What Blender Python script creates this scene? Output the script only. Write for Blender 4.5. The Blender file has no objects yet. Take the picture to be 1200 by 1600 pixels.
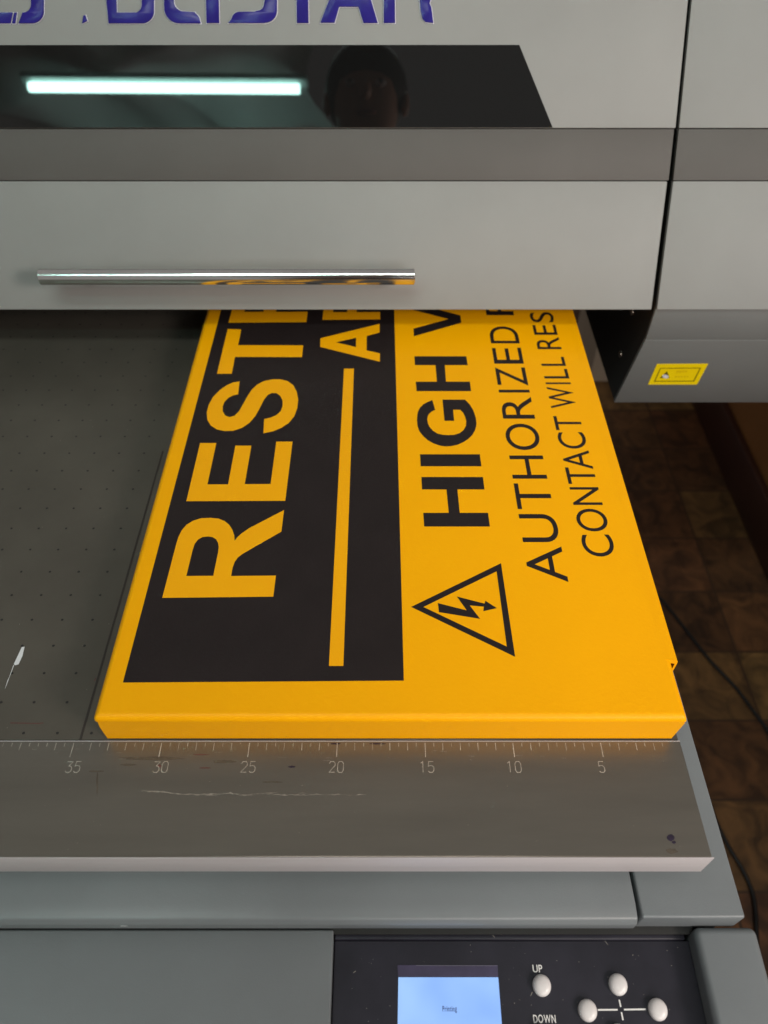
import bpy, bmesh, math, random
from math import sin, cos, tan, radians, atan, atan2, degrees
from mathutils import Vector
from mathutils.geometry import tessellate_polygon
random.seed(7)
S = 0.01                                   # everything below is written in centimetres
scene = bpy.context.scene
C = scene.collection

# ------------------------------------------------------------------ camera
PITCH = radians(48.1)                      # below the horizon
F = 1170.0                                 # focal length in pixels of the 1200 x 1600 photograph
CAM = Vector((0.0, -18.96, 40.8))          # cm; origin = back edge of the ruler bar, bed level
cam = bpy.data.objects.new('camera', bpy.data.cameras.new('camera'))
C.objects.link(cam)
cam.data.sensor_fit = 'VERTICAL'; cam.data.sensor_height = 24.0; cam.data.sensor_width = 18.0
cam.data.lens = 24.0*F/1600.0
cam.data.clip_start = 0.01; cam.data.clip_end = 60
cam.location = CAM*S
cam.rotation_euler = (radians(90)-PITCH, 0, 0)
cam.data.dof.use_dof = True
cam.data.dof.focus_distance = 0.47
cam.data.dof.aperture_fstop = 5.4
scene.camera = cam

# ------------------------------------------------------------------ world, lamps, exposure
w = bpy.data.worlds.new('World'); scene.world = w; w.use_nodes = True
bg = w.node_tree.nodes['Background']
bg.inputs[0].default_value = (1.0, 0.95, 0.91, 1); bg.inputs[1].default_value = 0.17

def area(name, loc, aim, size, power, col, sy=None):
    l = bpy.data.lights.new(name, 'AREA'); l.energy = power; l.color = col
    l.size = size
    if sy: l.shape = 'RECTANGLE'; l.size_y = sy
    o = bpy.data.objects.new(name, l); C.objects.link(o)
    o.location = Vector(loc)*S
    o.rotation_euler = (Vector(aim)-Vector(loc)).to_track_quat('-Z', 'Y').to_euler()
    return o
area('window_light', (135, -95, 92), (0, 15, 0), 0.42, 15.5, (1.0, 0.90, 0.82), 0.42)
area('front_light', (80, -255, 120), (0, 10, 0), 1.6, 30, (1.0, 0.95, 0.92), 0.8)
area('ceiling_light', (-10, -70, 205), (0, 20, 0), 1.1, 12, (0.90, 1.0, 0.95), 0.30)

scene.view_settings.view_transform = 'Standard'; scene.view_settings.look = 'None'
scene.view_settings.gamma = 1; scene.view_settings.use_curve_mapping = False
scene.view_settings.exposure = 0.56
scene.render.engine = 'CYCLES'
scene.cycles.max_bounces = 8
scene.cycles.sample_clamp_indirect = 6

# ------------------------------------------------------------------ geometry of the view (turns measured pixels into points on real planes)
FW = Vector((0, cos(PITCH), -sin(PITCH))); UP = Vector((0, sin(PITCH), cos(PITCH))); RT = Vector((1, 0, 0))
def ray(px, py): return FW*F + RT*(px-600.0) - UP*(py-800.0)
def onz(px, py, z):
    d = ray(px, py); t = (z-CAM.z)/d.z; return CAM + d*t
def onplane(px, py, P, n):
    d = ray(px, py); t = (P-CAM).dot(n)/d.dot(n); return CAM + d*t
def yz_hit(py, P, ang, sgn=1):
    """from profile point P=(Y,z) go along direction (sin,cos) until the picture row py"""
    d = ray(600, py); k = d.z/d.y
    dy, dz = sin(ang), cos(ang)*sgn
    t = (k*(P[0]-CAM.y) - (P[1]-CAM.z))/(dz - k*dy)
    return (P[0]+dy*t, P[1]+dz*t)

# ------------------------------------------------------------------ materials
def mat(name, base, rough=0.5, metal=0.0, var=0.12, vscale=20, bump=0.0, bscale=600, spec=0.5, coat=0.0, rvar=0.0, stretch=(1, 1, 1), base2=None, bdist=0.0003):
    m = bpy.data.materials.new(name); m.use_nodes = True
    nt = m.node_tree; N = nt.nodes; L = nt.links
    p = N['Principled BSDF']
    p.inputs['Roughness'].default_value = rough; p.inputs['Metallic'].default_value = metal
    p.inputs['Specular IOR Level'].default_value = spec; p.inputs['Coat Weight'].default_value = coat
    tc = N.new('ShaderNodeTexCoord'); mp = N.new('ShaderNodeMapping'); mp.inputs['Scale'].default_value = stretch
    L.new(tc.outputs['Object'], mp.inputs['Vector'])
    n = N.new('ShaderNodeTexNoise'); n.inputs['Scale'].default_value = vscale; n.inputs['Detail'].default_value = 6; n.inputs['Roughness'].default_value = 0.62
    L.new(mp.outputs[0], n.inputs['Vector'])
    r = N.new('ShaderNodeValToRGB'); r.color_ramp.elements[0].position = 0.3; r.color_ramp.elements[1].position = 0.7
    b2 = base2 or base
    r.color_ramp.elements[0].color = tuple(c*(1-var) for c in base)+(1,)
    r.color_ramp.elements[1].color = tuple(min(1, c*(1+var)) for c in b2)+(1,)
    L.new(n.outputs['Fac'], r.inputs[0]); L.new(r.outputs[0], p.inputs['Base Color'])
    if rvar:
        mr = N.new('ShaderNodeMapRange'); mr.inputs['To Min'].default_value = rough-rvar; mr.inputs['To Max'].default_value = rough+rvar
        L.new(n.outputs['Fac'], mr.inputs['Value']); L.new(mr.outputs[0], p.inputs['Roughness'])
    if bump:
        n2 = N.new('ShaderNodeTexNoise'); n2.inputs['Scale'].default_value = bscale; n2.inputs['Detail'].default_value = 3
        L.new(tc.outputs['Object'], n2.inputs['Vector'])
        b = N.new('ShaderNodeBump'); b.inputs['Strength'].default_value = bump; b.inputs['Distance'].default_value = bdist
        L.new(n2.outputs['Fac'], b.inputs['Height']); L.new(b.outputs[0], p.inputs['Normal'])
    return m

def emis(name, col, strength):
    m = bpy.data.materials.new(name); m.use_nodes = True
    p = m.node_tree.nodes['Principled BSDF']
    p.inputs['Base Color'].default_value = (*[c*0.2 for c in col], 1)
    p.inputs['Emission Color'].default_value = (*col, 1); p.inputs['Emission Strength'].default_value = strength
    p.inputs['Roughness'].default_value = 0.25
    return m

M = {}
M['hood']   = mat('pale grey powder coat', (0.226, 0.225, 0.216), 0.55, 0.0, 0.06, 6, 0.22, 1500, spec=0.35)
M['band']   = mat('dark grey powder coat', (0.088, 0.081, 0.075), 0.6, 0.0, 0.08, 7, 0.2, 1500, spec=0.3)
M['chin']   = mat('mid grey powder coat', (0.150, 0.152, 0.148), 0.45, 0.1, 0.05, 9, 0.2, 1500)
M['body']   = mat('blue grey powder coat', (0.146, 0.161, 0.168), 0.40, 0.0, 0.08, 9, 0.25, 1400)
M['black']  = mat('black inner metal', (0.014, 0.013, 0.012), 0.5, 0.0, 0.2, 12)
M['glass']  = mat('black window glass', (0.006, 0.006, 0.006), 0.015, 0.0, 0.1, 5, spec=0.5)
M['chrome'] = mat('polished chrome', (0.80, 0.79, 0.78), 0.13, 1.0, 0.03, 40, rvar=0.04)
M['bed']    = mat('brown grey anodised bed', (0.115, 0.104, 0.086), 0.36, 0.5, 0.14, 9, 0.1, 900, rvar=0.06)
M['bar']    = mat('brown grey anodised bar', (0.185, 0.17, 0.145), 0.33, 0.7, 0.10, 14, 0.05, 700, rvar=0.05, stretch=(0.4, 3, 1))
M['edge']   = mat('bare cut aluminium', (0.45, 0.42, 0.425), 0.5, 0.1, 0.05, 30, rvar=0.05, stretch=(0.2, 1, 3))
M['yellow'] = mat('yellow orange powder coat', (0.86, 0.372, 0.0), 0.42, 0.0, 0.02, 12, 0.36, 460, bdist=0.0004, spec=0.15)
M['ink']    = mat('brown black print ink', (0.0155, 0.0105, 0.0105), 0.45, 0.0, 0.12, 30, 0.4, 520, bdist=0.0004, spec=0.28)
M['yink']   = mat('yellow orange bare lettering', (0.86, 0.372, 0.0), 0.42, 0.0, 0.02, 12, 0.36, 460, bdist=0.0004, spec=0.25)
M['blue']   = mat('glossy blue resin', (0.022, 0.015, 0.17), 0.22, 0.0, 0.2, 50, 0.10, 300, bdist=0.0004, spec=0.13)
M['white']  = mat('white letter outline', (0.62, 0.60, 0.62), 0.4, 0, 0.05, 30)
M['engr']   = mat('pale engraved marking', (0.36, 0.325, 0.28), 0.5, 0.0, 0.35, 160)
M['panel']  = mat('black membrane panel', (0.017, 0.016, 0.024), 0.42, 0.0, 0.3, 25, 0.08, 500, rvar=0.08, spec=0.28)
M['button'] = mat('white rubber button', (0.66, 0.63, 0.62), 0.35, 0.0, 0.03, 40)
M['legend'] = mat('white printed legend', (0.75, 0.74, 0.72), 0.5, 0.0, 0.05, 90)
M['bezel']  = mat('dark violet display bezel', (0.050, 0.042, 0.085), 0.3, 0.0, 0.25, 60)
M['seam']   = mat('dark brown seam', (0.03, 0.022, 0.018), 0.5)
M['screw']  = mat('screw head', (0.45, 0.36, 0.30), 0.3, 0.9, 0.1, 90)
M['lcd']    = emis('lit blue display', (0.15, 0.36, 0.92), 0.62)
_nt = M['lcd'].node_tree; _n = _nt.nodes.new('ShaderNodeTexNoise'); _n.inputs['Scale'].default_value = 22; _n.inputs['Detail'].default_value = 2
_tc = _nt.nodes.new('ShaderNodeTexCoord'); _nt.links.new(_tc.outputs['Object'], _n.inputs['Vector'])
_r = _nt.nodes.new('ShaderNodeValToRGB'); _r.color_ramp.elements[0].position = 0.3; _r.color_ramp.elements[1].position = 0.72
_r.color_ramp.elements[0].color = (0.24, 0.42, 0.90, 1); _r.color_ramp.elements[1].color = (0.42, 0.65, 0.98, 1)
_nt.links.new(_n.outputs['Fac'], _r.inputs[0]); _nt.links.new(_r.outputs[0], _nt.nodes['Principled BSDF'].inputs['Emission Color'])
M['lcd'].node_tree.nodes['Principled BSDF'].inputs['Emission Strength'].default_value = 0.66
M['lcdtxt'] = mat('display lettering', (0.01, 0.02, 0.10), 0.4)
M['label']  = mat('bright yellow label vinyl', (0.82, 0.60, 0.0), 0.4, 0.0, 0.03, 30)
M['labelk'] = mat('label print', (0.10, 0.07, 0.0), 0.5)
M['labeld'] = mat('faint label print', (0.55, 0.37, 0.0), 0.5)
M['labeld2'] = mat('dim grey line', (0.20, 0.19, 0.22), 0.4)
M['chip']   = mat('bare white scrape', (0.75, 0.76, 0.78), 0.35, 0.2, 0.06, 90)
M['scrat']  = mat('faint scratch', (0.27, 0.24, 0.205), 0.5, 0.2, 0.4, 160)
M['cable']  = mat('black cable rubber', (0.006, 0.005, 0.005), 0.5)
M['stain']  = mat('dark violet ink stain', (0.02, 0.012, 0.03), 0.4, 0, 0.5, 200)
M['smear']  = mat('dull smear', (0.10, 0.082, 0.062), 0.5, 0.3, 0.3, 120)
M['red']    = mat('dried red ink', (0.12, 0.05, 0.042), 0.5, 0.1, 0.35, 200)
M['tube']   = emis('lit fluorescent tube', (0.52, 0.93, 0.84), 42)
M['lampbody'] = mat('lamp housing', (0.35, 0.40, 0.38), 0.5)
M['cloth']  = mat('pale green tarpaulin', (0.80, 0.84, 0.82), 0.7, 0, 0.15, 3)
M['wallb']  = mat('orange brown wall paint', (0.34, 0.15, 0.045), 0.6, 0, 0.2, 6)
M['skirt']  = mat('dark brown skirting', (0.045, 0.014, 0.008), 0.45, 0, 0.2, 9)
M['post']   = mat('grey beige wall', (0.42, 0.34, 0.25), 0.7, 0, 0.1, 5)

def floor_mat():
    m = bpy.data.materials.new('mottled brown floor tiles'); m.use_nodes = True
    nt = m.node_tree; N = nt.nodes; L = nt.links; p = N['Principled BSDF']
    tc = N.new('ShaderNodeTexCoord'); mp = N.new('ShaderNodeMapping'); mp.inputs['Scale'].default_value = (7.6, 7.6, 7.6); mp.inputs['Location'].default_value = (0.25, 0.1, 0)
    L.new(tc.outputs['Object'], mp.inputs[0])
    fl = N.new('ShaderNodeVectorMath'); fl.operation = 'FLOOR'; L.new(mp.outputs[0], fl.inputs[0])
    wn = N.new('ShaderNodeTexWhiteNoise'); wn.noise_dimensions = '2D'; L.new(fl.outputs[0], wn.inputs['Vector'])
    r = N.new('ShaderNodeValToRGB'); e = r.color_ramp.elements
    e[0].position = 0; e[0].color = (0.066, 0.031, 0.013, 1); e[1].position = 1; e[1].color = (0.30, 0.195, 0.072, 1)
    for pos, col in ((0.35, (0.090, 0.043, 0.017, 1)), (0.6, (0.108, 0.046, 0.020, 1)), (0.82, (0.120, 0.068, 0.025, 1))):
        x = e.new(pos); x.color = col
    L.new(wn.outputs['Value'], r.inputs[0])
    n = N.new('ShaderNodeTexNoise'); n.inputs['Scale'].default_value = 22; n.inputs['Detail'].default_value = 5; n.inputs['Distortion'].default_value = 1.2
    L.new(tc.outputs['Object'], n.inputs['Vector'])
    r2 = N.new('ShaderNodeValToRGB'); r2.color_ramp.elements[0].position = 0.35; r2.color_ramp.elements[0].color = (0.45, 0.40, 0.36, 1); r2.color_ramp.elements[1].position = 0.68; r2.color_ramp.elements[1].color = (1.35, 1.2, 1.05, 1)
    L.new(n.outputs['Fac'], r2.inputs[0])
    mx = N.new('ShaderNodeMix'); mx.data_type = 'RGBA'; mx.blend_type = 'MULTIPLY'; mx.inputs[0].default_value = 1
    L.new(r.outputs[0], mx.inputs[6]); L.new(r2.outputs[0], mx.inputs[7])
    # joints
    fr = N.new('ShaderNodeVectorMath'); fr.operation = 'FRACTION'; L.new(mp.outputs[0], fr.inputs[0])
    sx = N.new('ShaderNodeSeparateXYZ'); L.new(fr.outputs[0], sx.inputs[0])
    mn = N.new('ShaderNodeMath'); mn.operation = 'MINIMUM'; L.new(sx.outputs[0], mn.inputs[0]); L.new(sx.outputs[1], mn.inputs[1])
    gt = N.new('ShaderNodeMath'); gt.operation = 'LESS_THAN'; gt.inputs[1].default_value = 0.03; L.new(mn.outputs[0], gt.inputs[0])
    m2 = N.new('ShaderNodeMix'); m2.data_type = 'RGBA'; L.new(gt.outputs[0], m2.inputs[0]); L.new(mx.outputs[2], m2.inputs[6]); m2.inputs[7].default_value = (0.042, 0.020, 0.009, 1)
    L.new(m2.outputs[2], p.inputs['Base Color']); p.inputs['Roughness'].default_value = 0.55
    return m
M['floor'] = floor_mat()

# ------------------------------------------------------------------ object helpers
def link(name, me, mats, parent=None, smooth=False):
    o = bpy.data.objects.new(name, me); C.objects.link(o)
    for m in (mats if isinstance(mats, (list, tuple)) else [mats]): me.materials.append(m)
    if parent: o.parent = parent
    if smooth:
        for p in me.polygons: p.use_smooth = True
    return o
def empty(name, label, cat, loc=(0, 0, 0), group=None):
    o = bpy.data.objects.new(name, None); C.objects.link(o); o.location = Vector(loc)*S
    o['label'] = label; o['category'] = cat
    if group: o['group'] = group
    return o
def tag(o, label, cat, group=None):
    o['label'] = label; o['category'] = cat
    if group: o['group'] = group
    return o
class MB:
    """collects faces (cm) for one mesh"""
    def __init__(s): s.v = []; s.f = []; s.mi = []
    def add(s, vs, fs, mi=0):
        b = len(s.v); s.v += [tuple(v) for v in vs]
        for f in fs: s.f.append([b+i for i in f]); s.mi.append(mi)
    def flat(s, loops, mi=0):
        loops = [[Vector(p) for p in l] for l in loops]
        tris = tessellate_polygon(loops)
        s.add([p for l in loops for p in l], tris, mi)
    def prism(s, loops, off, mi=0, both=True):
        """polygon (with holes) plus an offset copy, joined by side walls"""
        off = Vector(off); loops = [[Vector(p) for p in l] for l in loops]
        tris = tessellate_polygon(loops)
        pts = [p for l in loops for p in l]; n = len(pts)
        s.add(pts + [p+off for p in pts], [], mi)
        b = len(s.v)-2*n
        for t in tris:
            s.f.append([b+i for i in t]); s.mi.append(mi)
            if both: s.f.append([b+n+i for i in reversed(t)]); s.mi.append(mi)
        k = 0
        for l in loops:
            m = len(l)
            for i in range(m):
                j = (i+1) % m
                s.f.append([b+k+i, b+k+j, b+n+k+j, b+n+k+i]); s.mi.append(mi)
            k += m
    def box(s, a, b, mi=0):
        x0, y0, z0 = a; x1, y1, z1 = b
        s.add([(x0,y0,z0),(x1,y0,z0),(x1,y1,z0),(x0,y1,z0),(x0,y0,z1),(x1,y0,z1),(x1,y1,z1),(x0,y1,z1)],
              [(0,3,2,1),(4,5,6,7),(0,1,5,4),(1,2,6,5),(2,3,7,6),(3,0,4,7)], mi)
    def tube(s, pts, r, n=12, mi=0, caps=True):
        pts = [Vector(p) for p in pts]; rings = []
        for i, p in enumerate(pts):
            d = (pts[min(i+1, len(pts)-1)]-pts[max(i-1, 0)]).normalized()
            a = Vector((0, 0, 1)) if abs(d.z) < 0.9 else Vector((0, 1, 0))
            u = d.cross(a).normalized(); v = d.cross(u)
            rr = r[i] if isinstance(r, (list, tuple)) else r
            rings.append([p+u*rr*cos(2*math.pi*k/n)+v*rr*sin(2*math.pi*k/n) for k in range(n)])
        fs = []
        for i in range(len(pts)-1):
            for k in range(n): fs.append((i*n+k, i*n+(k+1) % n, (i+1)*n+(k+1) % n, (i+1)*n+k))
        if caps: fs += [tuple(range(n)), tuple(range(len(pts)*n-1, (len(pts)-1)*n-1, -1))]
        s.add([q for g in rings for q in g], fs, mi)
    def ribbon(s, pts, width, nrm=Vector((0, 0, 1)), mi=0):
        pts = [Vector(p) for p in pts]; L = []; R = []
        W = width if isinstance(width, (list, tuple)) else [width]*len(pts)
        for i, p in enumerate(pts):
            d0 = (p-pts[i-1]).normalized() if i else None
            d1 = (pts[i+1]-p).normalized() if i < len(pts)-1 else None
            d = ((d0 or d1)+(d1 or d0)).normalized()
            q = nrm.cross(d).normalized()
            k = 1.0
            if d0 is not None and d1 is not None: k = 1/max(0.5, d.dot(d0))
            L.append(p+q*W[i]*0.5*k); R.append(p-q*W[i]*0.5*k)
        n = len(pts)
        s.add(L+R, [(n+i, n+i+1, i+1, i) for i in range(n-1)], mi)
    def build(s, name, mats, parent=None, bevel=0.0, seg=2, smooth=False, angle=40):
        me = bpy.data.meshes.new(name)
        org = Vector((0, 0, 0))
        me.from_pydata([Vector(v)*S for v in s.v], [], s.f); me.update()
        for p, i in zip(me.polygons, s.mi): p.material_index = i
        bm = bmesh.new(); bm.from_mesh(me)
        bmesh.ops.remove_doubles(bm, verts=bm.verts, dist=1e-6)
        bmesh.ops.recalc_face_normals(bm, faces=bm.faces)
        if bevel:
            es = [e for e in bm.edges if len(e.link_faces) == 2 and e.calc_face_angle(0) > radians(20)]
            bmesh.ops.bevel(bm, geom=es, offset=bevel*S, segments=seg, profile=0.5, affect='EDGES', clamp_overlap=True)
        bm.to_mesh(me); bm.free()
        o = link(name, me, mats, parent, smooth or bool(bevel))
        if smooth or bevel:
            try: me.set_sharp_from_angle(angle=radians(angle))
            except Exception: pass
        # move the origin to the piece itself
        vs = [v.co.copy() for v in me.vertices]
        c = sum(vs, Vector())/max(1, len(vs))
        me.transform(__import__('mathutils').Matrix.Translation(-c)); o.location = c - (parent.location if parent and parent.parent is None else Vector())
        if parent and parent.parent is not None: o.location = c - (parent.location + parent.parent.location)
        return o

# glyph outlines (single characters) taken from the built-in font as flat polygons
_gl = {}
def glyph(ch, off=0.0):
    key = (ch, off)
    if key in _gl: return _gl[key]
    cu = bpy.data.curves.new('glyph', 'FONT'); cu.body = ch; cu.offset = off; cu.resolution_u = 8; cu.fill_mode = 'FRONT'
    o = bpy.data.objects.new('glyph', cu); C.objects.link(o)
    bpy.context.view_layer.update()
    me = bpy.data.meshes.new_from_object(o.evaluated_get(bpy.context.evaluated_depsgraph_get()))
    V = [(v.co.x, v.co.y) for v in me.vertices]; Fc = [tuple(p.vertices) for p in me.polygons]
    bpy.data.objects.remove(o); bpy.data.curves.remove(cu); bpy.data.meshes.remove(me)
    xs = [v[0] for v in V]; ys = [v[1] for v in V]
    x0, x1, y0, y1 = min(xs), max(xs), min(ys), max(ys)
    _gl[key] = ([((x-x0)/(x1-x0), (y-y0)/(y1-y0)) for x, y in V], Fc, (x1-x0), (y1-y0), x0)
    return _gl[key]
def put_glyph(mb, ch, fn, off=0.0, mi=0):
    V, Fc = glyph(ch, off)[:2]
    mb.add([fn(u, v) for u, v in V], Fc, mi)
def put_word(mb, word, fn, off=0.0, gap=0.08, space=0.28, mi=0):
    """set a word on a unit-height line: fn(x, y) with cap height 1"""
    hcap = glyph('H', off)[3]; x = 0
    for ch in word:
        if ch == ' ': x += space; continue
        V, Fc, wd, ht, _ = glyph(ch, off)
        desc = {'g': -0.28}.get(ch, 0.0)
        mb.add([fn(x+u*wd/hcap, desc+v*ht/hcap) for u, v in V], Fc, mi)
        x += wd/hcap + gap
    return x

# ================================================================== SETTING
FLOOR = -75.0
m = MB(); m.box((-400, -400, FLOOR-2), (400, 400, FLOOR)); fl = m.build('floor', M['floor']); fl['kind'] = 'structure'

p0 = onz(1085, 640, FLOOR)                      # foot of the side partition
XW = p0.x
ZSK = onplane(1165, 710, Vector((XW, 0, 0)), Vector((1, 0, 0))).z
bw = empty('partition_wall', 'orange brown low wall with dark brown skirting at far right', 'wall', (XW, 60, FLOOR))
m = MB(); m.box((XW+1.5, -160, FLOOR), (XW+14, 300, 22)); m.build('wall_face', M['wallb'], bw, 0.4)
m = MB(); m.box((XW, -160, FLOOR), (XW+1.5, 300, ZSK)); m.build('skirting_board', M['skirt'], bw, 0.3)

pb = onz(935, 597, FLOOR)
ps = empty('wall_pier', 'grey beige wall pier seen through the gap beside the yellow sign', 'wall', (pb.x, pb.y, FLOOR))
m = MB(); m.box((pb.x-2.5, pb.y, FLOOR), (pb.x+60, pb.y+20, 140)); m.build('wall_face', M['post'], ps, 0.5)

# ================================================================== PRINTER
pr = empty('flatbed_printer', 'grey flatbed printer with chrome handle, ruler bar and lit blue display', 'printer', (0, 30, FLOOR))
XL = -75.0                                       # left end, out of the picture
# ---- hood profile (Y, z)
Z0 = 4.8
d = ray(600, 484); t = (Z0-CAM.z)/d.z
P0 = (CAM.y + d.y*t, Z0)
A1, A2, A3 = radians(27), radians(30), radians(32)
P1 = yz_hit(283, P0, A1); P2 = yz_hit(201, P1, A2); PT = yz_hit(-260, P2, A3)
def sx_at(px, py, P, ang):                       # X of a pixel on a hood face
    n = Vector((0, -cos(ang), sin(ang))); return onplane(px, py, Vector((0, P[0], P[1])), n)
def nrm(ang): return Vector((0, -cos(ang), sin(ang)))
XS = sx_at(1020, 484, P0, A1).x                  # seam
XH = sx_at(1026, 487, P0, A1).x
XR = XH + 70
def slab(name, a, b, ang, x0, x1, mtl, proud=0.0, gap=0.05, th=0.4, bev=0.06):
    n = nrm(ang); u = Vector((0, sin(ang), cos(ang)))
    A = Vector((0, a[0], a[1])) + n*proud + u*gap; B = Vector((0, b[0], b[1])) + n*proud - u*gap*0.3
    m = MB(); q = [Vector((x0, A.y, A.z)), Vector((x1, A.y, A.z)), Vector((x1, B.y, B.z)), Vector((x0, B.y, B.z))]
    m.prism([q], -n*th)
    return m.build(name, mtl, pr, bev, 2)
hu = slab('hood_upper_panel', P2, PT, A3, XL, XS+0.08, M['hood'], 0.0)
hb = slab('hood_band', P1, P2, A2, XL, XS, M['band'], -0.04)
hl = slab('hood_lower_panel', P0, P1, A1, XL, XS-0.1, M['hood'], 0.0, 0.0, 0.5, 0.1)
su = slab('housing_upper_panel', P2, PT, A3, XH, XR, M['hood'], 0.0)
sb = slab('housing_band', P1, P2, A2, XH, XR, M['band'], -0.04)
sl = slab('housing_lower_panel', P0, P1, A1, XH, XR, M['hood'], 0.0, 0.0, 0.5, 0.08)
# ---- bodies behind the panels
def inset(p, ang, k): n = nrm(ang); return (p[0]-n.y*k, p[1]-n.z*k)
i0, i1, i2, iT = inset(P0, A1, 0.55), inset(P1, (A1+A2)/2, 0.6), inset(P2, (A2+A3)/2, 0.6), inset(PT, A3, 0.55)
BACK = 95.0
m = MB(); prof = [(i0[0], i0[1]+0.1), i1, i2, iT, (BACK, iT[1]), (BACK, i0[1]+0.1)]
m.prism([[(XL, y, z) for y, z in prof]], (XS-0.35-XL, 0, 0)); m.build('hood_body', M['black'], pr)
# ---- housing below the seam: two folded strips
B1, B2 = radians(7), radians(17)
Q1 = yz_hit(531, P0, B1, -1); Q2 = yz_hit(629, Q1, B2, -1)
def strip(name, a, b, ang, mtl, gap):
    n = Vector((0, -cos(ang), -sin(ang))); u = Vector((0, sin(ang), -cos(ang)))
    A = Vector((0, *a))+u*gap; B = Vector((0, *b))
    m = MB(); m.prism([[Vector((XH, A.y, A.z)), Vector((XR, A.y, A.z)), Vector((XR, B.y, B.z)), Vector((XH, B.y, B.z))]], -n*0.4)
    return m.build(name, mtl, pr, 0.07, 2)
strip('housing_fold', (P0[0]+0.25, P0[1]-0.03), Q1, B1, M['chin'], 0.0)
ch = strip('housing_lower_cover', Q1, Q2, B2, M['chin'], 0.06)
m = MB(); prof = [i0, (Q1[0]+0.5, Q1[1]), (Q2[0]+0.5, Q2[1]+0.1), (BACK, Q2[1]+0.1), (BACK, iT[1]), iT, i2, i1]
m.prism([[(XH+0.03, y, z) for y, z in prof]], (XR-XH-0.05, 0, 0)); side = m.build('housing_body', M['black'], pr)
# screws on the black side face
for px, py in ((988, 487), (970, 553)):
    q = onplane(px, py, Vector((XH+0.03, 0, 0)), Vector((1, 0, 0)))
    m = MB(); m.tube([q+Vector((0.02, 0, 0)), q+Vector((-0.10, 0, 0)), q+Vector((-0.16, 0, 0))], [0.34, 0.32, 0.18], 14)
    m.build('screw', M['screw'], side, smooth=True)
# ---- yellow warning label on the lower cover
nB = Vector((0, -cos(B2), -sin(B2))); PB = Vector((0, *Q1))
lab = [(1012.5, 601), (1026.5, 569), (1106.5, 568.5), (1089, 601)]
m = MB()
def onB(px, py, k): return onplane(px, py, PB+nB*k, nB)
m.prism([[onB(x, y, 0.03) for x, y in lab]], -nB*0.02)
def lin(x, y, k=0.045): return onB(1000+x/10.0, 555+y/10.0, k)
m.flat([[lin(*p) for p in ((218,414),(318,200),(955,195),(845,410))], [lin(*p) for p in ((238,402),(326,210),(935,206),(835,399))]], 1)
m.flat([[lin(*p) for p in ((310,358),(425,250),(460,358))]], 1)
m.flat([[lin(400+48*cos(a)+10*sin(a), 332+30*sin(a), 0.06) for a in [i*math.pi/8 for i in range(16)]]], 2)
for (x, y, wd, h) in ((575,240,170,7),(570,256,170,7),(560,272,80,7),(550,330,30,14),(600,330,22,14),(640,328,26,14),(690,328,26,14),(735,326,18,14)):
    m.flat([[lin(x-0.45*h, y+h), lin(x, y), lin(x+wd, y), lin(x+wd-0.45*h, y+h)]], 3)
m.build('warning_label', [M['label'], M['labelk'], M['white'], M['labeld']], ch)
# ---- black window
nA = nrm(A3); PA = Vector((0, *P2))
def onA(px, py, k=0.0): return onplane(px, py, PA+nA*k, nA)
m = MB(); L0 = onA(0, 201, 0.05); T0 = onA(0, 70.5, 0.05)
wl = [Vector((XL+6, L0.y, L0.z)), onA(863.5, 200.5, 0.05), onA(811.5, 70, 0.05), Vector((XL+6, T0.y, T0.z))]
win = [p + Vector((0, sin(A3), cos(A3)))*0.06 if i in (0, 1) else p for i, p in enumerate(wl)]
m.prism([win], -nA*0.06); m.build('hood_window', M['glass'], hu, 0.012, 1)
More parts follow.
